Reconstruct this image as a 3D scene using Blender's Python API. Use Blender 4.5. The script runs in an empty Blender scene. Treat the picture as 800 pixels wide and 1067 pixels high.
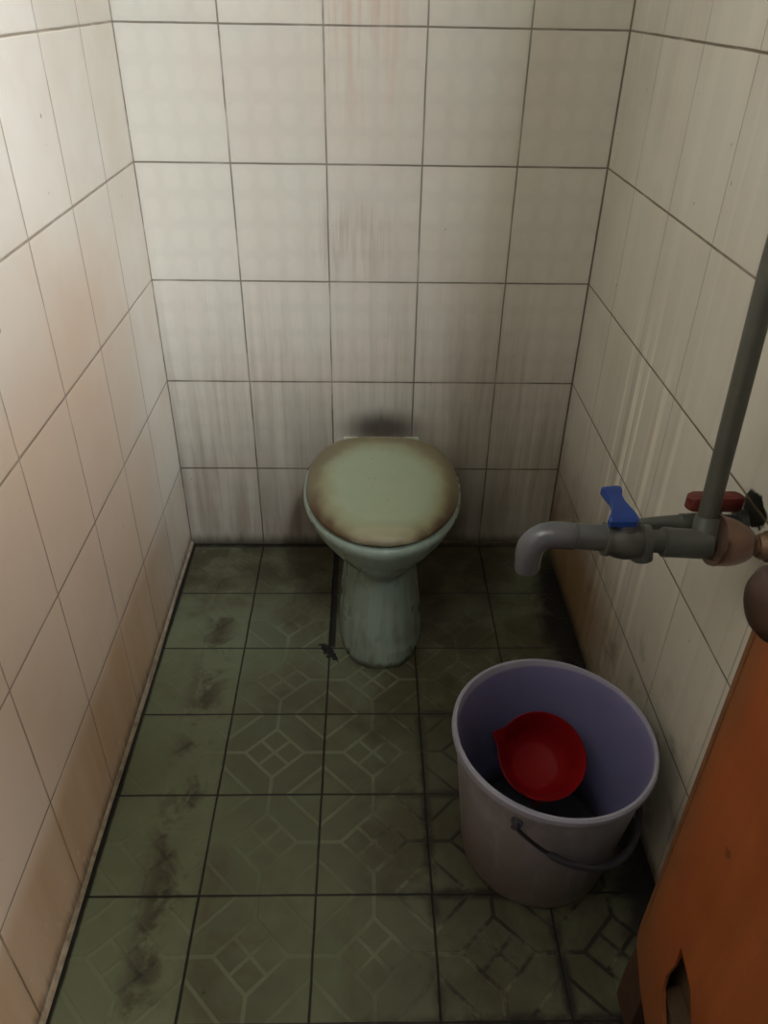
import bpy, bmesh, math, random
from mathutils import Vector, Matrix
random.seed(7)
PI = math.pi
COL = bpy.context.scene.collection
scene = bpy.context.scene

# ------------------------------------------------------------------ helpers
def lin(r, g, b):
    f = lambda c: (c/255/12.92 if c/255 <= .04045 else ((c/255+.055)/1.055)**2.4)
    return (f(r), f(g), f(b), 1)

class S:                                     # a shader socket with arithmetic
    def __init__(s, g, o): s.g, s.o = g, o
    def __add__(s, b): return s.g.m('ADD', s, b)
    def __radd__(s, b): return s.g.m('ADD', b, s)
    def __sub__(s, b): return s.g.m('SUBTRACT', s, b)
    def __rsub__(s, b): return s.g.m('SUBTRACT', b, s)
    def __mul__(s, b): return s.g.m('MULTIPLY', s, b)
    def __rmul__(s, b): return s.g.m('MULTIPLY', b, s)
    def __truediv__(s, b): return s.g.m('DIVIDE', s, b)

class G:                                     # a material under construction
    def __init__(s, name):
        s.mat = bpy.data.materials.new(name); s.mat.use_nodes = True
        s.t = s.mat.node_tree; s.t.nodes.clear()
        s.out = s.t.nodes.new('ShaderNodeOutputMaterial')
        s.bsdf = s.t.nodes.new('ShaderNodeBsdfPrincipled')
        s.t.links.new(s.bsdf.outputs[0], s.out.inputs[0])
        tc = s.t.nodes.new('ShaderNodeTexCoord')
        s.P = S(s, tc.outputs['Object'])
        sp = s.t.nodes.new('ShaderNodeSeparateXYZ'); s.t.links.new(tc.outputs['Object'], sp.inputs[0])
        s.x, s.y, s.z = (S(s, sp.outputs[i]) for i in range(3))
    def put(s, inp, v):
        if isinstance(v, S): s.t.links.new(v.o, inp)
        elif inp.type == 'VECTOR' and isinstance(v, tuple): inp.default_value = v[:3]
        else: inp.default_value = v
    def m(s, op, a, b=0.0, clamp=False):
        n = s.t.nodes.new('ShaderNodeMath'); n.operation = op; n.use_clamp = clamp
        s.put(n.inputs[0], a); s.put(n.inputs[1], b); return S(s, n.outputs[0])
    def fr(s, a): return s.m('FRACT', a)
    def fl(s, a): return s.m('FLOOR', a)
    def ab(s, a): return s.m('ABSOLUTE', a)
    def mn(s, a, b): return s.m('MINIMUM', a, b)
    def mx(s, a, b): return s.m('MAXIMUM', a, b)
    def ramp(s, v, a, b, lo=0.0, hi=1.0):    # smoothstep; a may be above b
        if a > b: a, b, lo, hi = b, a, hi, lo
        n = s.t.nodes.new('ShaderNodeMapRange'); n.interpolation_type = 'SMOOTHSTEP'
        s.put(n.inputs[0], v)
        for i, q in zip((1, 2, 3, 4), (a, b, lo, hi)): n.inputs[i].default_value = q
        return S(s, n.outputs[0])
    def vec(s, x, y, z=0.0):
        n = s.t.nodes.new('ShaderNodeCombineXYZ')
        for i, q in enumerate((x, y, z)): s.put(n.inputs[i], q)
        return S(s, n.outputs[0])
    def noise(s, v, scale=5, det=3, rough=.55, dist=0.0):
        n = s.t.nodes.new('ShaderNodeTexNoise'); s.put(n.inputs['Vector'], v)
        n.inputs['Scale'].default_value = scale; n.inputs['Detail'].default_value = det
        n.inputs['Roughness'].default_value = rough; n.inputs['Distortion'].default_value = dist
        return S(s, n.outputs[0])
    def white(s, v):
        n = s.t.nodes.new('ShaderNodeTexWhiteNoise'); s.put(n.inputs['Vector'], v); return S(s, n.outputs['Value'])
    def mix(s, f, a, b):
        n = s.t.nodes.new('ShaderNodeMix'); n.data_type = 'RGBA'
        s.put(n.inputs[0], f); s.put(n.inputs[6], a); s.put(n.inputs[7], b); return S(s, n.outputs[2])
    def shade(s, c, v):                      # colour times scalar
        n = s.t.nodes.new('ShaderNodeVectorMath'); n.operation = 'SCALE'
        s.put(n.inputs[0], c); s.put(n.inputs['Scale'], v); return S(s, n.outputs[0])
    def bump(s, h, strength=.3, dist=.002):
        n = s.t.nodes.new('ShaderNodeBump'); n.inputs['Strength'].default_value = strength
        n.inputs['Distance'].default_value = dist; s.put(n.inputs['Height'], h)
        s.t.links.new(n.outputs[0], s.bsdf.inputs['Normal'])
    def done(s, color, rough=.5, metal=0.0, spec=.5, **kw):
        s.put(s.bsdf.inputs['Base Color'], color); s.put(s.bsdf.inputs['Roughness'], rough)
        s.put(s.bsdf.inputs['Metallic'], metal); s.put(s.bsdf.inputs['Specular IOR Level'], spec)
        for k, v in kw.items(): s.put(s.bsdf.inputs[k.replace('_', ' ')], v)
        return s.mat

def link(name, bm, mat, parent=None, smooth=True, bevel=0, sub=0, auto=40):
    bmesh.ops.recalc_face_normals(bm, faces=bm.faces[:])
    me = bpy.data.meshes.new(name); bm.to_mesh(me); bm.free()
    o = bpy.data.objects.new(name, me); COL.objects.link(o)
    me.materials.append(mat)
    if smooth: me.shade_smooth()
    if bevel:
        b = o.modifiers.new('Bevel', 'BEVEL'); b.width = bevel; b.segments = 3; b.limit_method = 'ANGLE'
        b.angle_limit = math.radians(35)
    if sub:
        b = o.modifiers.new('Sub', 'SUBSURF'); b.levels = sub; b.render_levels = sub
    if smooth and not sub:
        try: me.set_sharp_from_angle(angle=math.radians(auto))
        except Exception: pass
    if parent is not None:
        o.parent = parent
        o.matrix_parent_inverse = Matrix.Translation(-parent.location)   # shapes below are written in room coordinates
    return o

def thing(name, loc, label, cat, group=None):
    o = bpy.data.objects.new(name, None); COL.objects.link(o); o.location = loc
    o.empty_display_size = .05
    o['label'] = label; o['category'] = cat
    if group: o['group'] = group
    return o

def box(bm, x0, x1, y0, y1, z0, z1):
    v = [bm.verts.new((x, y, z)) for x in (x0, x1) for y in (y0, y1) for z in (z0, z1)]
    for f in ((0,1,3,2), (4,6,7,5), (0,4,5,1), (2,3,7,6), (0,2,6,4), (1,5,7,3)):
        bm.faces.new([v[i] for i in f])

def frame_for(d):
    d = d.normalized(); a = Vector((0, 0, 1)) if abs(d.z) < .9 else Vector((0, 1, 0))
    u = d.cross(a).normalized(); return u, d.cross(u).normalized()

def loft(bm, rings, close0=True, close1=True):
    rv = [[bm.verts.new(p) for p in r] for r in rings]
    n = len(rv[0])
    for a, b in zip(rv, rv[1:]):
        for i in range(n):
            bm.faces.new((a[i], a[(i+1) % n], b[(i+1) % n], b[i]))
    if close0: bm.faces.new(rv[0])
    if close1: bm.faces.new(rv[-1])
    return rv

def tube(bm, pts, rads, n=32, caps=True):
    pts = [Vector(p) for p in pts]
    if not isinstance(rads, (list, tuple)): rads = [rads]*len(pts)
    rings = []; u = None
    for i, p in enumerate(pts):
        d = (pts[min(i+1, len(pts)-1)] - pts[max(i-1, 0)])
        if d.length < 1e-9: d = pts[i] - pts[i-2]
        d.normalize()
        if u is None: u, v = frame_for(d)
        else:
            u = (u - d*u.dot(d)).normalized(); v = d.cross(u)
        rings.append([p + (u*math.cos(2*PI*k/n) + v*math.sin(2*PI*k/n))*rads[i] for k in range(n)])
    loft(bm, rings, caps, caps)

def lathe(bm, c, axis, prof, n=48, caps=True):
    """prof: (distance along the axis, radius)"""
    c = Vector(c); d = Vector(axis).normalized(); u, v = frame_for(d)
    loft(bm, [[c + d*t + (u*math.cos(2*PI*k/n) + v*math.sin(2*PI*k/n))*max(r, 1e-4) for k in range(n)] for t, r in prof], caps, caps)

def arc(c, r, a0, a1, n, e1, e2):
    c = Vector(c); e1 = Vector(e1); e2 = Vector(e2)
    return [c + e1*r*math.cos(a0+(a1-a0)*i/n) + e2*r*math.sin(a0+(a1-a0)*i/n) for i in range(n+1)]

def plain(name, rgb, rough=.5, var=.12, scale=30, metal=0, dirt=None, dirt_amt=.5, spec=.5):
    g = G(name)
    n = g.noise(g.P, scale, 4); c = g.shade(lin(*rgb), g.ramp(n, .3, .7, 1-var, 1+var))
    if dirt:
        k = g.noise(g.P, scale*.7, 5, .65)
        c = g.mix(g.ramp(k, .45, .7)*dirt_amt, c, lin(*dirt))
    g.bump(n, .05, .001)
    return g.done(c, rough, metal, spec)

# ------------------------------------------------------------------ room measures
RX = .9915                                   # room width
TU, TV = .2, .2461                           # tile sizes
YF = -2.05                                   # front wall
CEIL = 2.9
DOORX, DOORY = .865, -1.185                  # open door leaf: inner face, free edge

# ------------------------------------------------------------------ tile materials
def wall_mat(name, axis, tile, tu, off, warm, kind):
    g = G(name)
    c = g.x if axis == 'X' else g.y
    wob = g.noise(g.P, 14, 2)
    u = (c + off + (wob - .5)*.0016)/tu; v = (g.z + (wob - .5)*.0016)/TV
    fu = g.fr(u); fv = g.fr(v)
    du = g.mn(fu, 1-fu)*tu; dv = g.mn(fv, 1-fv)*TV
    jn = g.noise(g.P, 9, 3)
    ju = g.ramp(du, .0024, .0010); jv = g.ramp(dv, .0026, .0011)
    strength = {'back': (.9, .95), 'left': (.72, .8), 'right': (.42, .95)}[kind]
    ju = ju*strength[0]*g.ramp(jn, .30, .55, .45, 1); jv = jv*strength[1]*g.ramp(jn, .25, .55, .6, 1)
    joint = g.mx(ju, jv)
    if kind == 'back':                      # open joints in the corners
        joint = g.mx(joint, g.mx(g.ramp(g.x, RX-.0042, RX-.0022)*.95, g.ramp(g.x, .0028, .0012)*g.ramp(jn, .35, .6, .3, .9)))
    if kind == 'right':
        joint = g.mx(joint, g.ramp(g.y, -.0040, -.0020)*.95)
    rnd = g.white(g.vec(g.fl(u), g.fl(v), 3.0))
    base = g.shade(lin(*tile), .95 + rnd*.08)
    # soft mottle of the glaze
    mot = g.noise(g.P, 5, 3)
    base = g.mix(g.ramp(mot, .35, .7)*.55, base, lin(*warm))
    if kind == 'back':
        q = g.m('SINE', u*PI*4)*g.m('SINE', v*PI*4)
        q2 = g.noise(g.vec(u*4.0, v*5.0), 1.6, 2)
        base = g.shade(base, 1 + g.ramp(g.ab(q), .2, .7)*.045 + (q2-.5)*.08)
    # vertical runs
    run = g.noise(g.vec(c*55, g.z*2.4, 1.0), 1, 4, .6)
    run2 = g.noise(g.vec(c*16, g.z*1.1, 7.0), 1, 3, .6)
    big = g.noise(g.P, 3.2, 3)
    if kind == 'right':
        veins = g.ramp(g.noise(g.vec(c*24, g.z*.5, 2.0), 1, 3, .5), .50, .64)
        base = g.mix(veins*.14, base, lin(222, 214, 198))
        veins2 = g.ramp(g.noise(g.vec(c*30, g.z*.6, 12.0), 1, 3, .5), .54, .66)
        base = g.mix(veins2*.14, base, lin(150, 135, 112))
    low = g.ramp(g.z, .95, .05)
    if kind == 'left':
        near = g.ramp(g.y, -.15, -.55)
        # yellow brown staining of the lowest course and of a band above it
        base = g.mix(g.ramp(g.z + (big-.5)*.10, .27, .20)*(near*.65+.3)*(.65+g.ramp(run2, .3, .7)*.35), base, lin(146, 114, 66))
        base = g.mix(g.ramp(g.z + (big-.5)*.5, 1.15, .65)*g.ramp(g.y + (big-.5)*.3, -.12, -.45)*.6, base, lin(208, 172, 142))
        scr = g.ramp(g.noise(g.vec(c*9 + g.z*22, c*50 - g.z*6, 3.0), 1, 4, .6), .60, .70)*g.ramp(g.z, .16, .05)
        base = g.mix(scr*.75, base, lin(215, 190, 165))
        base = g.mix(g.ramp(run, .55, .75)*low*.35, base, lin(196, 178, 158))
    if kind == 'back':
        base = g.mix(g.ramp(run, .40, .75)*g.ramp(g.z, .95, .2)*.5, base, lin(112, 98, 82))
        base = g.mix((.45+g.ramp(run2, .3, .7)*.55)*g.ramp(g.z, .75, .05)*.72, base, lin(100, 86, 72))  # low grime, deepened to paint in shade missing there
        # rust runs in the middle of the top courses
        mid = g.ramp(g.ab(g.x-.48), .14, .03)
        base = g.mix(g.ramp(run, .42, .62)*mid*g.ramp(g.z, .95, 1.3)*.55, base, lin(176, 142, 122))
        base = g.mix(g.ramp(run, .40, .65)*g.ramp(g.ab(g.x-.45), .12, .03)*g.ramp(g.ab(g.z-.83), .12, .02)*.45, base, lin(128, 112, 96))
        # black mould above and around the toilet lid
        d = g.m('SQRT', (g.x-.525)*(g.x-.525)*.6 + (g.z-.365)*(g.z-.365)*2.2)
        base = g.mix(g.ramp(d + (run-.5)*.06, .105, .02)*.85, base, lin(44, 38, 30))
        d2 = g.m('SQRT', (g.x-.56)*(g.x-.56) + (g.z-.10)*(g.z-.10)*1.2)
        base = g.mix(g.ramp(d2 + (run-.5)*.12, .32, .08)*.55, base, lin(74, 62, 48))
    if kind == 'right':
        for sy, sw, sa in ((-.425, .013, .85), (-.462, .006, .7), (-.555, .012, .55), (-.365, .006, .5), (-.64, .010, .4)):
            mk = g.ramp(g.ab(c - sy + (run2-.5)*.02), sw, sw*.55)*g.ramp(g.z + (big-.5)*.3, .90, .62)*g.ramp(run, .25, .5, .4, 1)
            base = g.mix(mk*sa, base, lin(226, 220, 206))
            md = g.ramp(g.ab(c - sy - .021 + (run2-.5)*.02), sw*.9, sw*.4)*g.ramp(g.z + (big-.5)*.3, .90, .62)
            base = g.mix(md*sa*.45, base, lin(140, 126, 104))
        far = g.ramp(g.y, -.75, -.35)
        base = g.mix(g.ramp(g.z + (big-.5)*.25, .42, .12)*(far*.75+.2), base, lin(122, 94, 56))
        base = g.mix(g.ramp(g.noise(g.P, 16, 5, .65), .5, .72)*g.ramp(g.z, .44, .14)*.65, base, lin(92, 74, 50))
    if kind == 'right':                     # a broken tile corner round the small tap's pipe
        hd = g.m('SQRT', (c+.915)*(c+.915)*.5 + (g.z-.735)*(g.z-.735)) + (g.noise(g.P, 55, 3)-.5)*.02
        base = g.mix(g.ramp(hd, .024, .020), base, lin(22, 20, 16))
    # the grime line at the foot of the wall
    base = g.mix(g.ramp(g.z + (run-.5)*.05, .045, .0)*.8, base, lin(46, 38, 26))
    # specks
    sp = g.ramp(g.noise(g.P, 60, 1), .79, .83)
    base = g.mix(sp*.6, base, lin(92, 80, 66))
    jc = {'back': lin(100, 92, 78), 'left': lin(128, 108, 84), 'right': lin(88, 74, 52)}[kind]
    jcol = g.mix(g.ramp(g.z, .9, .1)*.8, jc, lin(42, 32, 20))
    col = g.mix(joint, base, jcol)
    h = g.mn(g.ramp(du, .0006, .0035), g.ramp(dv, .0006, .0035)) + g.noise(g.P, 6, 2)*.25
    g.bump(h, .25, .002)
    return g.done(col, g.ramp(mot, .3, .7, .34, .48), 0, .4)

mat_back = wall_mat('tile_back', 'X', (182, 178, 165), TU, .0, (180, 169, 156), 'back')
mat_left = wall_mat('tile_left', 'Y', (226, 220, 208), TU, .0013, (218, 204, 186), 'left')
mat_right = wall_mat('tile_right', 'Y', (188, 185, 172), .1976, .0, (180, 173, 158), 'right')

def floor_mat():
    g = G('floor_tile')
    wob = g.noise(g.P, 12, 2)
    x = g.x + (wob-.5)*.002; y = g.y + .2123 + (wob-.5)*.002
    u = x/TU; v = y/TU
    fu = g.fr(u); fv = g.fr(v)
    du = g.mn(fu, 1-fu)*TU; dv = g.mn(fv, 1-fv)*TU
    wear = g.noise(g.P, 3.6, 4, .6)
    joint = g.ramp(g.mn(du, dv) - (wear-.5)*.0015, .0028, .0012)
    # the embossed figure of every tile: a quartered diamond, spokes and cut corners
    a = fu-.5; b = fv-.5; aa = g.ab(a); ba = g.ab(b); d1 = aa+ba
    w0, w1 = .024, .012
    L = lambda e: g.ramp(e, w0, w1)
    inside = g.ramp(d1, .31, .29); outside = g.ramp(d1, .29, .31)
    dia = L(g.ab(d1-.30)*.75)
    cross = g.mx(L(g.ab(a+b)*.75), L(g.ab(a-b)*.75))*inside
    spoke = L(g.mn(aa, ba))*outside
    corner = L(g.ab(d1-.67)*.8)
    fig = g.mx(g.mx(dia, cross), g.mx(spoke, corner))
    cell = g.vec(g.fl(u), g.fl(v), 1.0)
    rnd = g.white(cell)
    left = g.ramp(g.x, .22, .18)                       # the first column is worn almost plain
    vis = g.ramp(wear, .36, .56)*(.45+rnd*.55)*(1-left*.75)*g.ramp(g.y, -.25, -.42)
    base = g.shade(lin(92, 98, 76), .86 + g.noise(g.P, 9, 4)*.28)
    # thin film of dirt
    d0 = g.noise(g.P, 4.3, 5, .6, .6); d0b = g.noise(g.vec(g.x*1.0, g.y*1.0, 4.4), 11, 5, .65, .4)
    film = g.ramp(d0, .42, .66)
    base = g.mix(film*(.62-left*.3), base, lin(74, 66, 44))
    base = g.shade(base, 1.06 + left*.28 - vis*(1-fig)*g.ramp(d1, .86, .60)*.22)
    base = g.mix(fig*vis*.62, base, lin(122, 126, 102))
    # caked brown dirt: right side, back, and a strip through the first column
    right = g.ramp(g.x + (d0-.5)*.45, .42, .70)
    back = g.ramp(g.y + (d0-.5)*.45, -.42, -.14)
    strip = g.ramp(g.ab(g.x-.135) + (d0b-.5)*.12, .070, .01)*g.ramp(d0b, .44, .62)
    cake = g.mx(g.mx(right*.88, back*.95)*g.ramp(d0b, .30, .62, .45, 1), strip*.95)
    base = g.mix(cake*.85, base, lin(48, 38, 22))
    # in the dirty tiles the grooves by the figure hold black dirt
    groove = g.mx(fig, g.ramp(g.mn(du, dv), .016, .003))*g.mx(g.ramp(d0b, .36, .54)*right*g.ramp(g.y, -.45, -.75), strip*g.ramp(d0b, .40, .58)*.55)
    base = g.mix(groove*.9, base, lin(15, 13, 9))
    sp = g.ramp(g.noise(g.P, 70, 2, .5), .69, .74)*g.mx(g.ramp(d0, .45, .65)*.6, g.ramp((g.x-.575)*(g.x-.575)*3+(g.y+1.10)*(g.y+1.10)*9, .015, .0))
    base = g.mix(sp*.9, base, lin(14, 12, 9))
    # grout, blackened edges of the room, and the thick black joint beside the pedestal
    col = g.mix(joint, base, lin(18, 17, 11))
    thick = g.ramp(g.ab(g.x-.404) - (d0b-.5)*.006, .010, .006)*g.ramp(g.y, -.42, -.40)
    col = g.mix(thick*.95, col, lin(8, 8, 6))
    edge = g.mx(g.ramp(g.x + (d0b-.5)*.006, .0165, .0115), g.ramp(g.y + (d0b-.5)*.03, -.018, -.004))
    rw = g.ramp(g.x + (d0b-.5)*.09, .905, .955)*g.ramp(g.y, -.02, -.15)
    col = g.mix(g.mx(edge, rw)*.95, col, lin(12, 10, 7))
    h = fig*.5*(1-joint) - joint*1.2 + g.noise(g.P, 40, 3)*.12
    g.bump(h, .5, .0025)
    return g.done(col, g.ramp(d0b, .3, .7, .42, .62), 0, .35)
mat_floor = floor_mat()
mat_plaster = plain('ceiling_plaster', (206, 203, 194), .9, .05, 4)
mat_grout = plain('grout_fillet', (150, 134, 112), .9, .2, 60, dirt=(90, 72, 52), dirt_amt=.5)

# ------------------------------------------------------------------ the room
def struct(name, bm, mat, parent=None, smooth=False, **kw):
    o = link(name, bm, mat, parent, smooth=smooth, **kw); o['kind'] = 'structure'; return o
T = .12
bm = bmesh.new(); box(bm, -T, RX+T, YF-T, T, -T, 0); struct('floor', bm, mat_floor)
bm = bmesh.new(); box(bm, -T, RX+T, YF-T, T, CEIL, CEIL+T); struct('ceiling', bm, mat_plaster)
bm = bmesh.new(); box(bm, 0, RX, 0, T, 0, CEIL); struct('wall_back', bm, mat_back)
bm = bmesh.new(); box(bm, -T, 0, YF-T, T, 0, CEIL); struct('wall_left', bm, mat_left)
bm = bmesh.new(); box(bm, RX, RX+T, YF-T, T, 0, CEIL); struct('wall_right', bm, mat_right)
# front wall behind the camera: the doorway the picture is taken through, and an opening added over its lintel to shape the light
DX0, DX1, DZ = .12, DOORX+.035, 2.04
TX0, TX1, TZ0, TZ1 = .12, .93, 2.10, 2.80
bm = bmesh.new()
box(bm, 0, DX0, YF-T, YF, 0, TZ0); box(bm, DX0, DX1, YF-T, YF, DZ, TZ0); box(bm, DX1, RX, YF-T, YF, 0, TZ0)
box(bm, 0, TX0, YF-T, YF, TZ0, TZ1); box(bm, TX1, RX, YF-T, YF, TZ0, TZ1); box(bm, 0, RX, YF-T, YF, TZ1, CEIL)
struct('wall_front', bm, mat_plaster)
bm = bmesh.new(); box(bm, -.9, 1.9, -3.15, YF-T, 2.05, 2.10); struct('added_shade_slab', bm, mat_plaster)   # unseen slab outside, added to block the upper lamp from the doorway
bm = bmesh.new()
loft(bm, [[Vector((.0, y, 0)), Vector((.0055+.0012*math.sin(y*9), y, .0)), Vector((.0050, y, .005)), Vector((.002, y, .009+.0015*math.sin(y*23))), Vector((.0, y, .010))] for y in [YF + (0-YF)*i/60 for i in range(61)]])
struct('trim_1', bm, mat_grout, smooth=True)
bm = bmesh.new()
loft(bm, [[Vector((x, 0, 0)), Vector((x, -.006, .0)), Vector((x, -.005, .010)), Vector((x, 0, .013+.002*math.sin(x*31)))] for x in [.55 + .44*i/30 for i in range(31)]])
struct('trim_2', bm, plain('grout_dark', (70, 62, 48), .9, .2, 60, dirt=(30, 26, 18)), smooth=True)

# ------------------------------------------------------------------ toilet
def porcelain():
    g = G('toilet_porcelain')
    run = g.noise(g.vec(g.x*60, g.y*20, g.z*4), 1, 4, .6); big = g.noise(g.P, 13, 2)
    c = g.shade(lin(132, 147, 134), .92+big*.16)
    c = g.mix(g.ramp(run, .38, .78)*g.ramp(g.z, .36, .12)*.5, c, lin(96, 94, 78))
    c = g.mix(g.ramp(big + (run-.5)*.6, .46, .78)*g.ramp(g.z, .24, .06)*.6, c, lin(80, 72, 54))
    c = g.mix(g.ramp(g.z + (run-.5)*.03, .022, .004)*.8, c, lin(46, 40, 28))
    c = g.mix(g.ramp(run, .5, .7)*g.ramp(g.z, .25, .38)*.25, c, lin(112, 114, 96))
    g.bump(big, .03, .002)
    return g.done(c, g.ramp(big, .3, .7, .22, .4), 0, .5)
def lid_mat():
    g = G('toilet_lid_plastic')
    n = g.noise(g.P, 26, 4); n2 = g.noise(g.vec(g.x*70, g.y*9, 2.0), 1, 4, .6); n3 = g.noise(g.P, 9, 3)
    X = (g.x-.519)/.150; Y = (g.y+.372)/.205
    d = g.m('SQRT', X*X + Y*Y)
    c = g.shade(lin(134, 143, 117), .92+n*.14)
    c = g.mix(g.ramp(d + (n3-.5)*.35, .62, .92)*.75, c, lin(114, 106, 74))         # yellowed outer zone
    fr = g.ramp(g.y, -.35, -.48)
    c = g.mix(g.ramp(d + (n-.5)*.22, .80, .98)*(.5+fr*.5), c, lin(72, 52, 34))    # brown rim
    c = g.mix(g.ramp(n2, .5, .7)*g.ramp(g.y, -.30, -.17)*.55, c, lin(120, 110, 72))  # streaks at the hinge
    lip = g.ramp(g.ab(g.x-.519), .075, .045)*g.ramp(g.ab(g.y+.535), .022, .008)
    c = g.mix(lip*.25, c, lin(164, 158, 130))
    c = g.mix(g.ramp(g.noise(g.P, 75, 2), .71, .75)*.6, c, lin(92, 88, 62))
    g.bump(n, .05, .001)
    return g.done(c, .42, 0, .4)
mat_porc = porcelain(); mat_lid = lid_mat()
mat_seat = plain('toilet_seat_plastic', (150, 158, 138), .4, .08, 20)
CX = .519
def oval(z, rx, yf, yb, n=72, p=2.0, back=2.0):
    """egg section: half width rx, front at yf, back at yb; the widest place lies towards the back"""
    yc = yf + (yb-yf)*.54
    out = []
    for k in range(n):
        t = 2*PI*k/n; c, s = math.cos(t), math.sin(t)
        e = p if s < 0 else back
        x = math.copysign(abs(c)**(2/e), c)*rx
        y = math.copysign(abs(s)**(2/e), s)*((yc-yf) if s < 0 else (yb-yc))
        out.append(Vector((CX+x, yc+y, z)))
    return out
toilet = thing('toilet', (CX, -.28, 0), 'old pale green porcelain pedestal toilet with yellowed closed lid against the back wall', 'toilet')
bm = bmesh.new()
secs = [(0, .0985, -.4665, -.10, 2.6, 3), (.006, .0995, -.4675, -.10, 2.6, 3), (.02, .0985, -.4670, -.10, 2.6, 3), (.06, .0955, -.4610, -.09, 2.5, 3), (.11, .0900, -.4510, -.08, 2.4, 3),
        (.16, .0825, -.4410, -.07, 2.3, 3), (.20, .0790, -.4370, -.06, 2.2, 3), (.232, .0800, -.4400, -.05, 2.2, 3), (.246, .0850, -.4460, -.05, 2.1, 3),
        (.262, .1000, -.4620, -.05, 2.0, 3), (.29, .1250, -.4900, -.06, 2.0, 2.8), (.32, .1440, -.5130, -.07, 2.0, 2.6), (.35, .1590, -.5340, -.09, 2.0, 2.5),
        (.375, .1655, -.5480, -.10, 2.0, 2.5), (.388, .1695, -.5540, -.11, 2.0, 2.5), (.398, .1690, -.5540, -.11, 2.0, 2.5), (.4025, .1640, -.5490, -.12, 2.0, 2.5),
        (.402, .1250, -.5000, -.20, 2.0, 2.2), (.36, .1150, -.4850, -.22, 2.0, 2.2), (.28, .0700, -.4200, -.26, 2.0, 2.0)]
loft(bm, [oval(z, rx, yf, yb, 72, p, b) for z, rx, yf, yb, p, b in secs])
link('bowl', bm, mat_porc, toilet, auto=60)
bm = bmesh.new()
def ring(z, rx, yf, yb): return oval(z, rx, yf, yb, 72, 2.0, 2.4)
loft(bm, [ring(.403, .112, -.485, -.24), ring(.403, .157, -.5400, -.167), ring(.406, .159, -.5430, -.164), ring(.409, .159, -.5430, -.164), ring(.4115, .157, -.540, -.167), ring(.4115, .112, -.485, -.24), ring(.403, .112, -.485, -.24)], False, False)
bmesh.ops.remove_doubles(bm, verts=bm.verts[:], dist=1e-5)
link('seat', bm, mat_seat, toilet)
bm = bmesh.new()
def lidring(z, rx, yf, yb): return oval(z, rx, yf, yb, 96, 2.05, 2.9)
loft(bm, [lidring(.412, .140, -.53, -.18), lidring(.412, .1590, -.5520, -.157), lidring(.4155, .1615, -.5555, -.155), lidring(.422, .1600, -.5535, -.155), lidring(.430, .1520, -.5420, -.157),
          lidring(.436, .1420, -.5270, -.160), lidring(.4392, .1340, -.5150, -.166), lidring(.4405, .1240, -.5020, -.176), lidring(.4412, .08, -.44, -.23), lidring(.4414, .02, -.37, -.32)])
link('lid', bm, mat_lid, toilet, auto=60)
for sx in (-1, 1):
    bm = bmesh.new()
    tube(bm, [(CX+sx*.070-.018, -.146, .418), (CX+sx*.070-.015, -.146, .418), (CX+sx*.070+.015, -.146, .418), (CX+sx*.070+.018, -.146, .418)], [.006, .0085, .0085, .006], 20)
    tube(bm, [(CX+sx*.070, -.146, .402), (CX+sx*.070, -.146, .418)], .007, 16)
    link('hinge', bm, mat_seat, toilet)
bm = bmesh.new()
tube(bm, [(CX, -.075, .19), (CX, -.045, .19), (CX, -.044, .19), (CX, .012, .19)], [.045, .045, .054, .054], 32)
link('waste_outlet', bm, mat_porc, toilet)
toilet.location.y -= .013; toilet.location.x += .0

# ------------------------------------------------------------------ bucket, water, dipper
def bucket_mat():
    g = G('bucket_plastic')
    n = g.noise(g.P, 14, 5, .6); run = g.noise(g.vec(g.x*40, g.y*40, g.z*6), 1, 4, .6)
    # faded lilac plastic; the outside is scuffed and soiled grey brown, the inside is still violet
    r = g.m('SQRT', (g.x)*(g.x) + (g.y)*(g.y))
    skin = g.ramp(r - g.z*.1083, .1256, .1272)
    c = g.shade(lin(106, 104, 138), .92+n*.16)
    out = g.mix(g.ramp(n, .35, .65)*.6, lin(132, 126, 132), lin(102, 94, 86))
    out = g.mix(g.ramp(g.z + (n-.5)*.22, .24, .03)*.8, out, lin(86, 74, 60))
    out = g.mix(g.ramp(run, .5, .72)*.3, out, lin(146, 142, 148))
    c = g.mix(g.ramp(g.z + (n-.5)*.03, .085, .015), c, lin(50, 48, 56))  # shade at the bottom of the inside, painted into the colour
    top = g.ramp(g.z, .286, .292)
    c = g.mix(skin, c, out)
    c = g.mix(top, c, g.shade(lin(140, 139, 152), .85+n*.3))
    g.bump(n, .08, .001)
    return g.done(c, .5, 0, .35)
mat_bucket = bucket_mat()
BX, BY = .790, -.913
bucket = thing('bucket', (BX, BY, 0), 'scuffed lilac plastic bucket standing under the grey tap beside the brown door', 'bucket')
def brad(z): return .1285 + .0325*z/.30
def bring(z, r, n=72): return [Vector((r*math.cos(2*PI*k/n), r*math.sin(2*PI*k/n), z - .045*r*math.cos(2*PI*k/n)*(z/.3)**2 - .0*math.sin(2*PI*k/n))) for k in range(n)]
bm = bmesh.new()
prof = [(.004, .02), (.004, .118), (.0, .1185), (.0, .1255), (.006, .1290), (.03, brad(.03)+.001), (.10, brad(.10)), (.20, brad(.20)), (.245, brad(.245)), (.278, brad(.278)),
        (.280, brad(.28)+.0050), (.290, brad(.29)+.0062), (.297, brad(.297)+.0050), (.3005, brad(.30)+.0015), (.300, brad(.30)-.0020), (.296, brad(.296)-.0036), (.25, brad(.25)-.0035), (.15, brad(.15)-.0035), (.05, brad(.05)-.0035), (.016, .1255), (.009, .118), (.008, .02)]
loft(bm, [bring(z, r) for z, r in prof])
body = link('bucket_body', bm, mat_bucket, None, auto=35); body.parent = bucket
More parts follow.
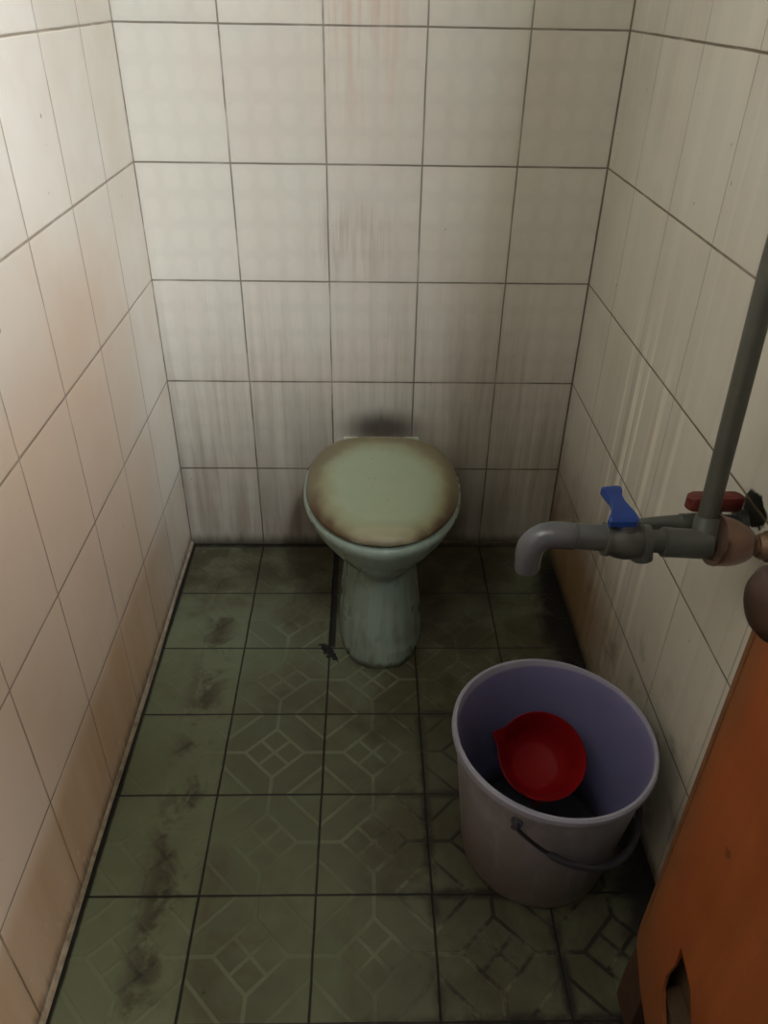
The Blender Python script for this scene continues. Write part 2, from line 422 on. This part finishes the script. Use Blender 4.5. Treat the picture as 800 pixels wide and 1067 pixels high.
mat_bail = plain('bail_plastic', (50, 48, 56), .5, .15, 30, dirt=(40, 37, 34))
mat_wire = plain('bail_wire', (46, 44, 48), .4, .2, 40, metal=.6)
A0 = math.radians(240)
ears = []
for k in (0, 1):
    a = A0 + PI*k; d = Vector((math.cos(a), math.sin(a), 0)); r = brad(.255)
    zoff = .257 - .045*r*math.cos(a)*(.257/.3)**2
    bm = bmesh.new()
    lathe(bm, d*(r-.001) + Vector((0, 0, zoff)), d, [(0, .0095), (.005, .009), (.006, .006), (.015, .0055), (.016, .003)], 24)
    e = link('handle_ear', bm, mat_bail, None); e.parent = bucket
    ears.append(d*(r+.011) + Vector((0, 0, zoff)))
# the bail hangs down along the side of the bucket that faces the wall and the door
m0 = (ears[0]+ears[1])/2; e1 = (ears[0]-ears[1]).normalized(); R0 = (ears[0]-ears[1]).length/2
side = Vector((math.cos(A0+PI/2), math.sin(A0+PI/2), 0)); ph = math.radians(36)
e2 = side*math.cos(ph) - Vector((0, 0, 1))*math.sin(ph)
bpts = [m0 + e1*R0*math.cos(t) + e2*(R0+.034)*math.sin(t) for t in [PI*i/48 for i in range(49)]]
bm = bmesh.new(); tube(bm, bpts, .0032, 12)
bail = link('bail_handle', bm, mat_wire, None); bail.parent = bucket
bm = bmesh.new(); gp = bpts[5:45]
tube(bm, gp, [.0034]+[.0062]*(len(gp)-2)+[.0034], 14)
gr = link('handle_grip', bm, mat_bail, None); gr.parent = bail

g = G('dipper_plastic')
n = g.noise(g.P, 18, 3)
mat_red = g.done(g.shade(lin(120, 3, 7), .85+n*.3), .62, 0, .2)
DC = Vector((.7945, -.865, .180)); tilt = math.radians(25)
nx = Vector((0, -math.sin(tilt), math.cos(tilt))); ex = Vector((1, 0, 0)); ey = nx.cross(ex).normalized()
dip = thing('water_dipper', tuple(DC - nx*.078), 'bright red plastic water dipper lying tilted inside the lilac bucket', 'dipper')
DR = .0765
bm = bmesh.new()
def dring(t, r, n=72):                      # the rim runs out to a pouring corner on the upper left
    out = []
    for k in range(n):
        a = 2*PI*k/n; da = (a - math.radians(155) + PI) % (2*PI) - PI
        q = max(0, 1-abs(da)/.30)**1.3*.0165*max(0, (t+.05)/.05)
        out.append(DC + nx*t + (ex*math.cos(a) + ey*math.sin(a))*(r+q))
    return out
loft(bm, [dring(t, r) for t, r in [(-.078, .01), (-.078, .040), (-.074, .046), (-.04, DR-.010), (-.006, DR-.0022), (-.004, DR+.0010), (.000, DR+.0012), (.001, DR-.0004), (-.001, DR-.0022), (-.04, DR-.0125), (-.070, .045), (-.0745, .038), (-.075, .01)]])
link('dipper_bowl', bm, mat_red, dip, auto=40)
bm = bmesh.new()
ha = math.radians(262); hd = ex*math.cos(ha) + ey*math.sin(ha)
h0 = DC + hd*(DR-.002) - nx*.034; h3 = Vector((h0.x+.012, h0.y+.100, .0125))
tube(bm, [h0 + nx*.010, h0, h0.lerp(h3, .25), h0.lerp(h3, .6), h0.lerp(h3, .93), h3], [.004, .0060, .0085, .0085, .0080, .005], 16)
link('dipper_handle', bm, mat_red, dip)

# ------------------------------------------------------------------ grey tap with blue lever, and its riser
mat_pvc = plain('grey_pvc', (74, 77, 76), .36, .08, 25, dirt=(66, 64, 56), dirt_amt=.35)
mat_pvc2 = plain('dull_pvc', (66, 68, 63), .45, .1, 25, dirt=(52, 50, 42), dirt_amt=.4)
mat_pvcl = plain('spout_pvc', (78, 80, 83), .2, .06, 25)
mat_riser = plain('riser_pvc', (66, 66, 58), .45, .1, 25, dirt=(60, 56, 44), dirt_amt=.4)
mat_blue = plain('blue_lever', (12, 50, 118), .45, .08, 30)
mat_redh = plain('red_handle', (86, 20, 13), .55, .15, 40, dirt=(60, 24, 18), dirt_amt=.4)
mat_cop = plain('copper_bell', (126, 100, 88), .27, .12, 30, metal=.8, dirt=(78, 58, 54), dirt_amt=.5)
mat_brass = plain('dull_brass', (130, 104, 84), .45, .15, 40, metal=.6, dirt=(60, 44, 34), dirt_amt=.6)
YT = -.985
tap = thing('water_tap', (RX, YT, .727), 'grey plastic tap with blue lever and down-turned spout above the bucket', 'tap')
P = lambda x, z, y=YT: Vector((x, y, z))
zt = lambda x: .7445 + (x-.70)*(-.0152/.19) if x < .89 else .7293 + (x-.89)*(-.004/.1)
# spout elbow
bm = bmesh.new()
ax = Vector((1, 0, -.08)).normalized()
ec = P(.7115, .7165)
ptsE = [P(.738, zt(.738)), P(.7365, zt(.7365)), P(.724, zt(.724))] + [ec + Vector((-.0265*math.sin(t), 0, .0265*math.cos(t))) for t in [PI/2*i/10 for i in range(0, 11)]] + [P(.6850, .712), P(.6853, .692), P(.6854, .6905)]
rE = [.0160, .0172, .0170] + [.0168]*11 + [.0165, .0163, .0155]
tube(bm, ptsE, rE, 40, False)
tube(bm, ptsE[::-1], [r*.8 for r in rE[::-1]], 40, False)
link('spout_elbow', bm, mat_pvcl, tap)
def pipe(name, x0, x1, prof, mat, n=40, parent=None):
    """a turned piece along the tap's sloping axis; prof = (fraction, radius)"""
    bm = bmesh.new()
    pts = [P(x0+(x1-x0)*f, zt(x0+(x1-x0)*f)) for f, r in prof]
    tube(bm, pts, [r for f, r in prof], n)
    return link(name, bm, mat, parent or tap, auto=35)
pipe('spout_pipe', .7385, .7745, [(0, .0155), (.02, .0162), (1, .0162)], mat_pvc)
# ball valve: barrel with end collars, and a boss under the lever
bm = bmesh.new()
tube(bm, [P(x, zt(x)-.002) for x in (.7735, .7745, .7800, .7805, .7830, .790, .800, .812, .819, .8195, .8290, .8300)], [.0190, .0208, .0208, .0196, .0196, .0222, .0236, .0228, .0205, .0222, .0222, .0200], 40)
lathe(bm, P(.801, zt(.801)+.012), (0, 0, 1), [(0, .0135), (.014, .0130), (.016, .0115)], 28)
lathe(bm, P(.822, zt(.822)-.006, YT-.004), (.1, -.25, -1), [(0, .014), (.017, .0135), (.019, .011)], 24)
link('valve_body', bm, mat_pvc2, tap, auto=35)
bm = bmesh.new()                            # the lever: a waisted blade pointing to the back wall
z0 = zt(.801)+.026
pl = [(-.0150, -.0140), (-.0165, -.006), (-.0120, .008), (-.0085, .022), (-.0080, .040), (-.0125, .056), (-.0145, .066), (-.0125, .071), (.0040, .075), (.0085, .072), (.0085, .064), (.0060, .050), (.0075, .036), (.0115, .020), (.0155, .006), (.0165, -.006), (.0130, -.0140)]
rings = []
for dz, s in ((0, .90), (.002, 1), (.009, 1), (.0115, .86)):
    rings.append([Vector((.800 + x*s*1.14 -.0085+.05*y, YT-.002 + ((y-.02)*s+.02)*.84, z0+dz+.06*max(y, 0))) for x, y in pl])
loft(bm, rings)
lathe(bm, Vector((.799, YT-.001, z0-.006)), (0, 0, 1), [(0, .011), (.008, .011)], 24)
link('lever', bm, mat_blue, tap, auto=30)
pipe('link_pipe', .8285, .853, [(0, .0142), (1, .0142)], mat_pvc2)
# tee: horizontal run with collar and the vertical branch
bm = bmesh.new()
tube(bm, [P(x, zt(x)) for x in (.8475, .8485, .853, .862, .905, .9065)], [.0170, .0188, .0188, .0184, .0184, .0170], 40)
tube(bm, [P(.900, .722), P(.9025, .740, -.976), P(.9045, .757, -.968), P(.9046, .7585, -.9675)], [.0172, .0160, .0150, .0138], 40)
link('tee_joint', bm, mat_pvc2, tap, auto=35)
bm = bmesh.new()
cp = [(0, .026), (.005, .0318), (.08, .0324), (.085, .0308), (.20, .0312), (.40, .0302), (.58, .0278), (.75, .0240), (.88, .0195), (.97, .0145), (1, .0115)]
tube(bm, [P(.910+.050*f, .7365-.009*f, YT-.001) for f, q in cp], [q for f, q in cp], 56)
link('copper_cover', bm, mat_cop, tap, auto=35)
pipe('wall_nut', .957, RX, [(0, .0105), (.25, .0105), (.28, .0140), (.42, .0165), (.62, .0165), (.66, .0200), (1, .0205)], mat_brass, 6*6)
bm = bmesh.new()
v0, v1 = Vector((.9046, -.9675, .748)), Vector((.9046, -.9440, 1.05))
tube(bm, [v0, v0.lerp(v1, .3), v0.lerp(v1, .7), v1, Vector((.9046, -.941, 1.2)), Vector((.9046, -.9408, 1.6)), Vector((.9046, -.9408, CEIL))], .0120, 40)
link('riser_pipe', bm, mat_riser, tap)

# second tap, behind the first
tap2 = thing('wall_tap', (RX, -.90, .70), 'small grey wall tap with red handle half hidden behind the upright pipe', 'tap')
Q = lambda x, z, y=-.90: Vector((x, y, z))
bm = bmesh.new()
tube(bm, [Q(.848, .7000), Q(.849, .7000), Q(.870, .7010), Q(.905, .7020), Q(.906, .7020), Q(.926, .7030), Q(.928, .7030)], [.0060, .0070, .0090, .0112, .0128, .0130, .0115], 32)
link('nozzle', bm, mat_pvc2, tap2, auto=35)
bm = bmesh.new()
lathe(bm, Q(.944, .686), (0, 0, 1), [(0, .012), (.003, .0165), (.030, .0165), (.033, .013), (.040, .012)], 28)
tube(bm, [Q(.926, .7035), Q(.950, .7030)], .0125, 24)
tube(bm, [Q(.950, .7030), Q(.981, .7025), Q(.9815, .7025), Q(RX, .7025)], [.0115, .0115, .0185, .0185], 32)
link('tap_body', bm, mat_pvc2, tap2, auto=35)
bm = bmesh.new()
lathe(bm, Q(.944, .723), (0, 0, 1), [(0, .0085), (.014, .0085)], 20)
pl = []
for sx in (1, -1):
    for i in range(9):
        t = -PI/2 + PI*i/8
        pl.append((sx*(.0285 + .0095*math.cos(t)), sx*.0105*math.sin(t)))
loft(bm, [[Vector((.944+x*s, -.90+y*s, z)) for x, y in pl] for z, s in ((.726, .93), (.728, 1), (.744, 1), (.7465, .90))])
link('handle', bm, mat_redh, tap2, auto=40)

# ------------------------------------------------------------------ the open door leaf
def wood_mat(name, a, b, c):
    g = G(name)
    w = g.noise(g.vec(g.x*40, g.y*34, g.z*1.6), 1, 5, .6, .6); n = g.noise(g.P, 7, 4)
    col = g.mix(g.ramp(w, .3, .7), lin(*a), lin(*b))
    col = g.mix(g.ramp(n, .40, .68)*.6, col, lin(*c))
    edge = g.ramp(g.y + (n-.5)*.05, DOORY-.05, DOORY-.005)
    col = g.mix(edge*.55, col, lin(96, 70, 46))
    col = g.mix(g.ramp(g.z + (n-.5)*.3, .36, .10)*.5, col, lin(92, 66, 40))
    sp = g.ramp(g.noise(g.P, 38, 2), .72, .77)
    col = g.mix(sp*.6, col, lin(70, 36, 16))
    g.bump(w, .06, .001)
    return g.done(col, .42, 0, .35)
mat_wood = wood_mat('door_veneer', (134, 70, 34), (146, 80, 40), (122, 60, 28))
mat_core = plain('door_core', (78, 58, 38), .85, .2, 25)
mat_dark = plain('door_edge_wood', (58, 36, 20), .7, .25, 30)
DY1 = -2.0                                    # hinge side
hole = [(-1.2739, .3375), (-1.2765, .3019), (-1.2705, .2615), (-1.2750, .2350), (-1.2900, .2160), (-1.3051, .2000), (-1.3200, .1700), (-1.3560, .1700), (-1.3620, .2150), (-1.3480, .2700), (-1.3393, .2945), (-1.3147, .3258), (-1.2952, .3320)]
def skin(bm, x0, x1, outline, holes):
    me = bmesh.new()
    loops = []
    for pts in [outline]+holes:
        vs = [me.verts.new((0, y, z)) for y, z in pts]
        loops += [me.edges.new((vs[i], vs[(i+1) % len(vs)])) for i in range(len(vs))]
    bmesh.ops.triangle_fill(me, use_beauty=True, edges=loops, normal=(1, 0, 0))
    r = bmesh.ops.extrude_face_region(me, geom=me.faces[:])
    bmesh.ops.translate(me, verts=[v for v in r['geom'] if isinstance(v, bmesh.types.BMVert)], vec=(x1-x0, 0, 0))
    off = {v: bm.verts.new((v.co.x+x0, v.co.y, v.co.z)) for v in me.verts}
    for f in me.faces: bm.faces.new([off[v] for v in f.verts])
    me.free()
front = [(DOORY, 2.03), (DOORY, .60), (DOORY-.001, .215), (DOORY-.004, .196), (DOORY-.010, .182), (DOORY-.030, .165), (DOORY-.050, .148), (DOORY-.086, .130), (-1.290, .108), (-1.315, .06), (-1.335, .022), (DY1, .022), (DY1, 2.03)]
bm = bmesh.new()
skin(bm, DOORX, DOORX+.004, front, [hole])
door = struct('door_1', bm, mat_wood)
door['label'] = 'orange brown wooden door leaf standing open along the right wall with a torn hole low down'
bm = bmesh.new()
skin(bm, DOORX+.031, DOORX+.035, [(DOORY-.002, 2.03), (DOORY-.002, .022), (DY1, .022), (DY1, 2.03)], [])
link('back_skin', bm, mat_core, door, smooth=False)
bm = bmesh.new()
box(bm, DOORX+.005, DOORX+.031, -1.262, DOORY-.004, .30, 2.028); box(bm, DOORX+.0045, DOORX+.031, DY1, DY1+.08, .024, 2.028)
box(bm, DOORX+.0045, DOORX+.031, DY1+.08, -1.262, 1.92, 2.028); box(bm, DOORX+.0045, DOORX+.031, DY1+.08, -1.262, .95, 1.05)
box(bm, DOORX+.008, DOORX+.031, DY1+.08, -1.262, .14, .215)
link('door_core', bm, mat_core, door, smooth=False)
bm = bmesh.new()                              # splayed dark lipping at the broken lower corner
loft(bm, [[Vector((DOORX+x, DOORY+y, z)) for x, y in ((.004, d), (.016, d+.001), (.030, d), (.030, -.055), (.004, -.055))] for z, d in [(.022, .001), (.06, .0025), (.10, .003), (.13, .0012), (.16, -.002), (.19, -.004), (.23, -.0045), (.30, -.005)]])
link('edge_lipping', bm, mat_dark, door, bevel=.001)
bm = bmesh.new()                              # rounded solid edge strip
loft(bm, [[Vector((DOORX+x, DOORY+y, z)) for x, y in ((-.0008, -.0085), (-.0010, -.004), (.0, -.0005), (.003, .0015), (.010, .002), (.030, .0015), (.030, -.0030), (.0045, -.0030), (.0045, -.0085))] for z in (.225, .8, 1.4, 2.03)])
link('edge_strip', bm, plain('edge_strip_wood', (104, 66, 38), .5, .2, 30), door)
bm = bmesh.new()
kc = Vector((DOORX, -1.262, .872))
lathe(bm, kc, (-1, 0, 0), [(-.0, .024), (.004, .024), (.006, .014), (.014, .013), (.020, .022), (.028, .031), (.038, .0345), (.048, .032), (.056, .024), (.060, .012), (.061, .002)], 40)
link('door_knob', bm, plain('knob_wood', (46, 27, 16), .45, .2, 30), door)
for z in (.35, 1.75):
    bm = bmesh.new()
    tube(bm, [(DOORX-.004, DY1-.004, z-.045), (DOORX-.004, DY1-.004, z+.045)], .006, 16)
    link('hinge', bm, mat_brass, door)

# ------------------------------------------------------------------ black dirt by the pedestal
mat_muck = plain('black_muck', (12, 11, 9), .7, .3, 60)
bm = bmesh.new()
for x, y, r, h in [(.392, -.415, .011, .008), (.400, -.424, .009, .007), (.407, -.436, .008, .006), (.413, -.446, .006, .004), (.384, -.404, .006, .004), (.397, -.440, .005, .003), (.389, -.428, .004, .003)]:
    res = bmesh.ops.create_icosphere(bm, subdivisions=3, radius=1)
    for v in res['verts']:
        k = 1 + .25*math.sin(v.co.x*7+x*900) * math.cos(v.co.y*6+y*500)
        v.co = Vector((x + v.co.x*r*k, y + v.co.y*r*k, max(0.0, v.co.z*h*k)))
for pts in ([(.405, -.43), (.416, -.446), (.421, -.462)], [(.388, -.41), (.378, -.402), (.371, -.404)]):
    tube(bm, [(x, y, .0025) for x, y in pts], [.0025, .002, .001], 8)
muck = link('dirt_clump', bm, mat_muck)
muck['label'] = 'small black clump of dirt on the floor left of the toilet foot'; muck['category'] = 'dirt'

# ------------------------------------------------------------------ light: daylight lamp through the added lintel opening, an added fill, a little sky
w = bpy.data.worlds.new('World'); scene.world = w; w.use_nodes = True
w.node_tree.nodes['Background'].inputs[0].default_value = (.85, .92, 1.0, 1)
WORLD = .10
w.node_tree.nodes['Background'].inputs[1].default_value = WORLD
L = bpy.data.lights.new('daylight', 'AREA'); L.shape = 'RECTANGLE'; L.size = 1.6; L.size_y = .6
L.energy = 770; L.color = (.94, 1.0, 1.07)
o = bpy.data.objects.new('daylight', L); COL.objects.link(o)
LP = Vector((1.70, -3.0, 3.02)); o.location = LP
o.rotation_euler = (Vector((.3, 0, .9)) - LP).to_track_quat('-Z', 'Z').to_euler()

L2 = bpy.data.lights.new('added_fill', 'AREA'); L2.shape = 'RECTANGLE'; L2.size = 1.0; L2.size_y = 1.2  # lamp added outside the doorway to brighten the lower left wall
L2.energy = 66; L2.color = (.97, 1.0, 1.0)
o = bpy.data.objects.new('added_fill', L2); COL.objects.link(o)
LP = Vector((1.8, -3.3, 1.4)); o.location = LP
o.rotation_euler = (Vector((.3, -1.5, 1.0)) - LP).to_track_quat('-Z', 'Z').to_euler()

# ------------------------------------------------------------------ camera
cam = bpy.data.cameras.new('camera'); co = bpy.data.objects.new('camera', cam); COL.objects.link(co)
cam.sensor_fit = 'VERTICAL'; cam.sensor_height = 36; cam.lens = 807.2*36/1067
cam.clip_start = .01
yaw, pitch, roll = -.02851267826503508, -.5948234867572487, .01855434008861673
R = Matrix.Rotation(yaw, 3, 'Z') @ Matrix.Rotation(pitch, 3, 'X') @ Matrix(((1, 0, 0), (0, 0, -1), (0, 1, 0))) @ Matrix.Rotation(roll, 3, 'Z')
M = R.to_4x4(); M.translation = Vector((.48343156909658935, -1.7468005789326084, 1.2914580839618317))
co.matrix_world = M
scene.camera = co
vs = scene.view_settings
vs.view_transform = 'Standard'; vs.look = 'None'; vs.gamma = 1; vs.use_curve_mapping = False; vs.exposure = 0.0
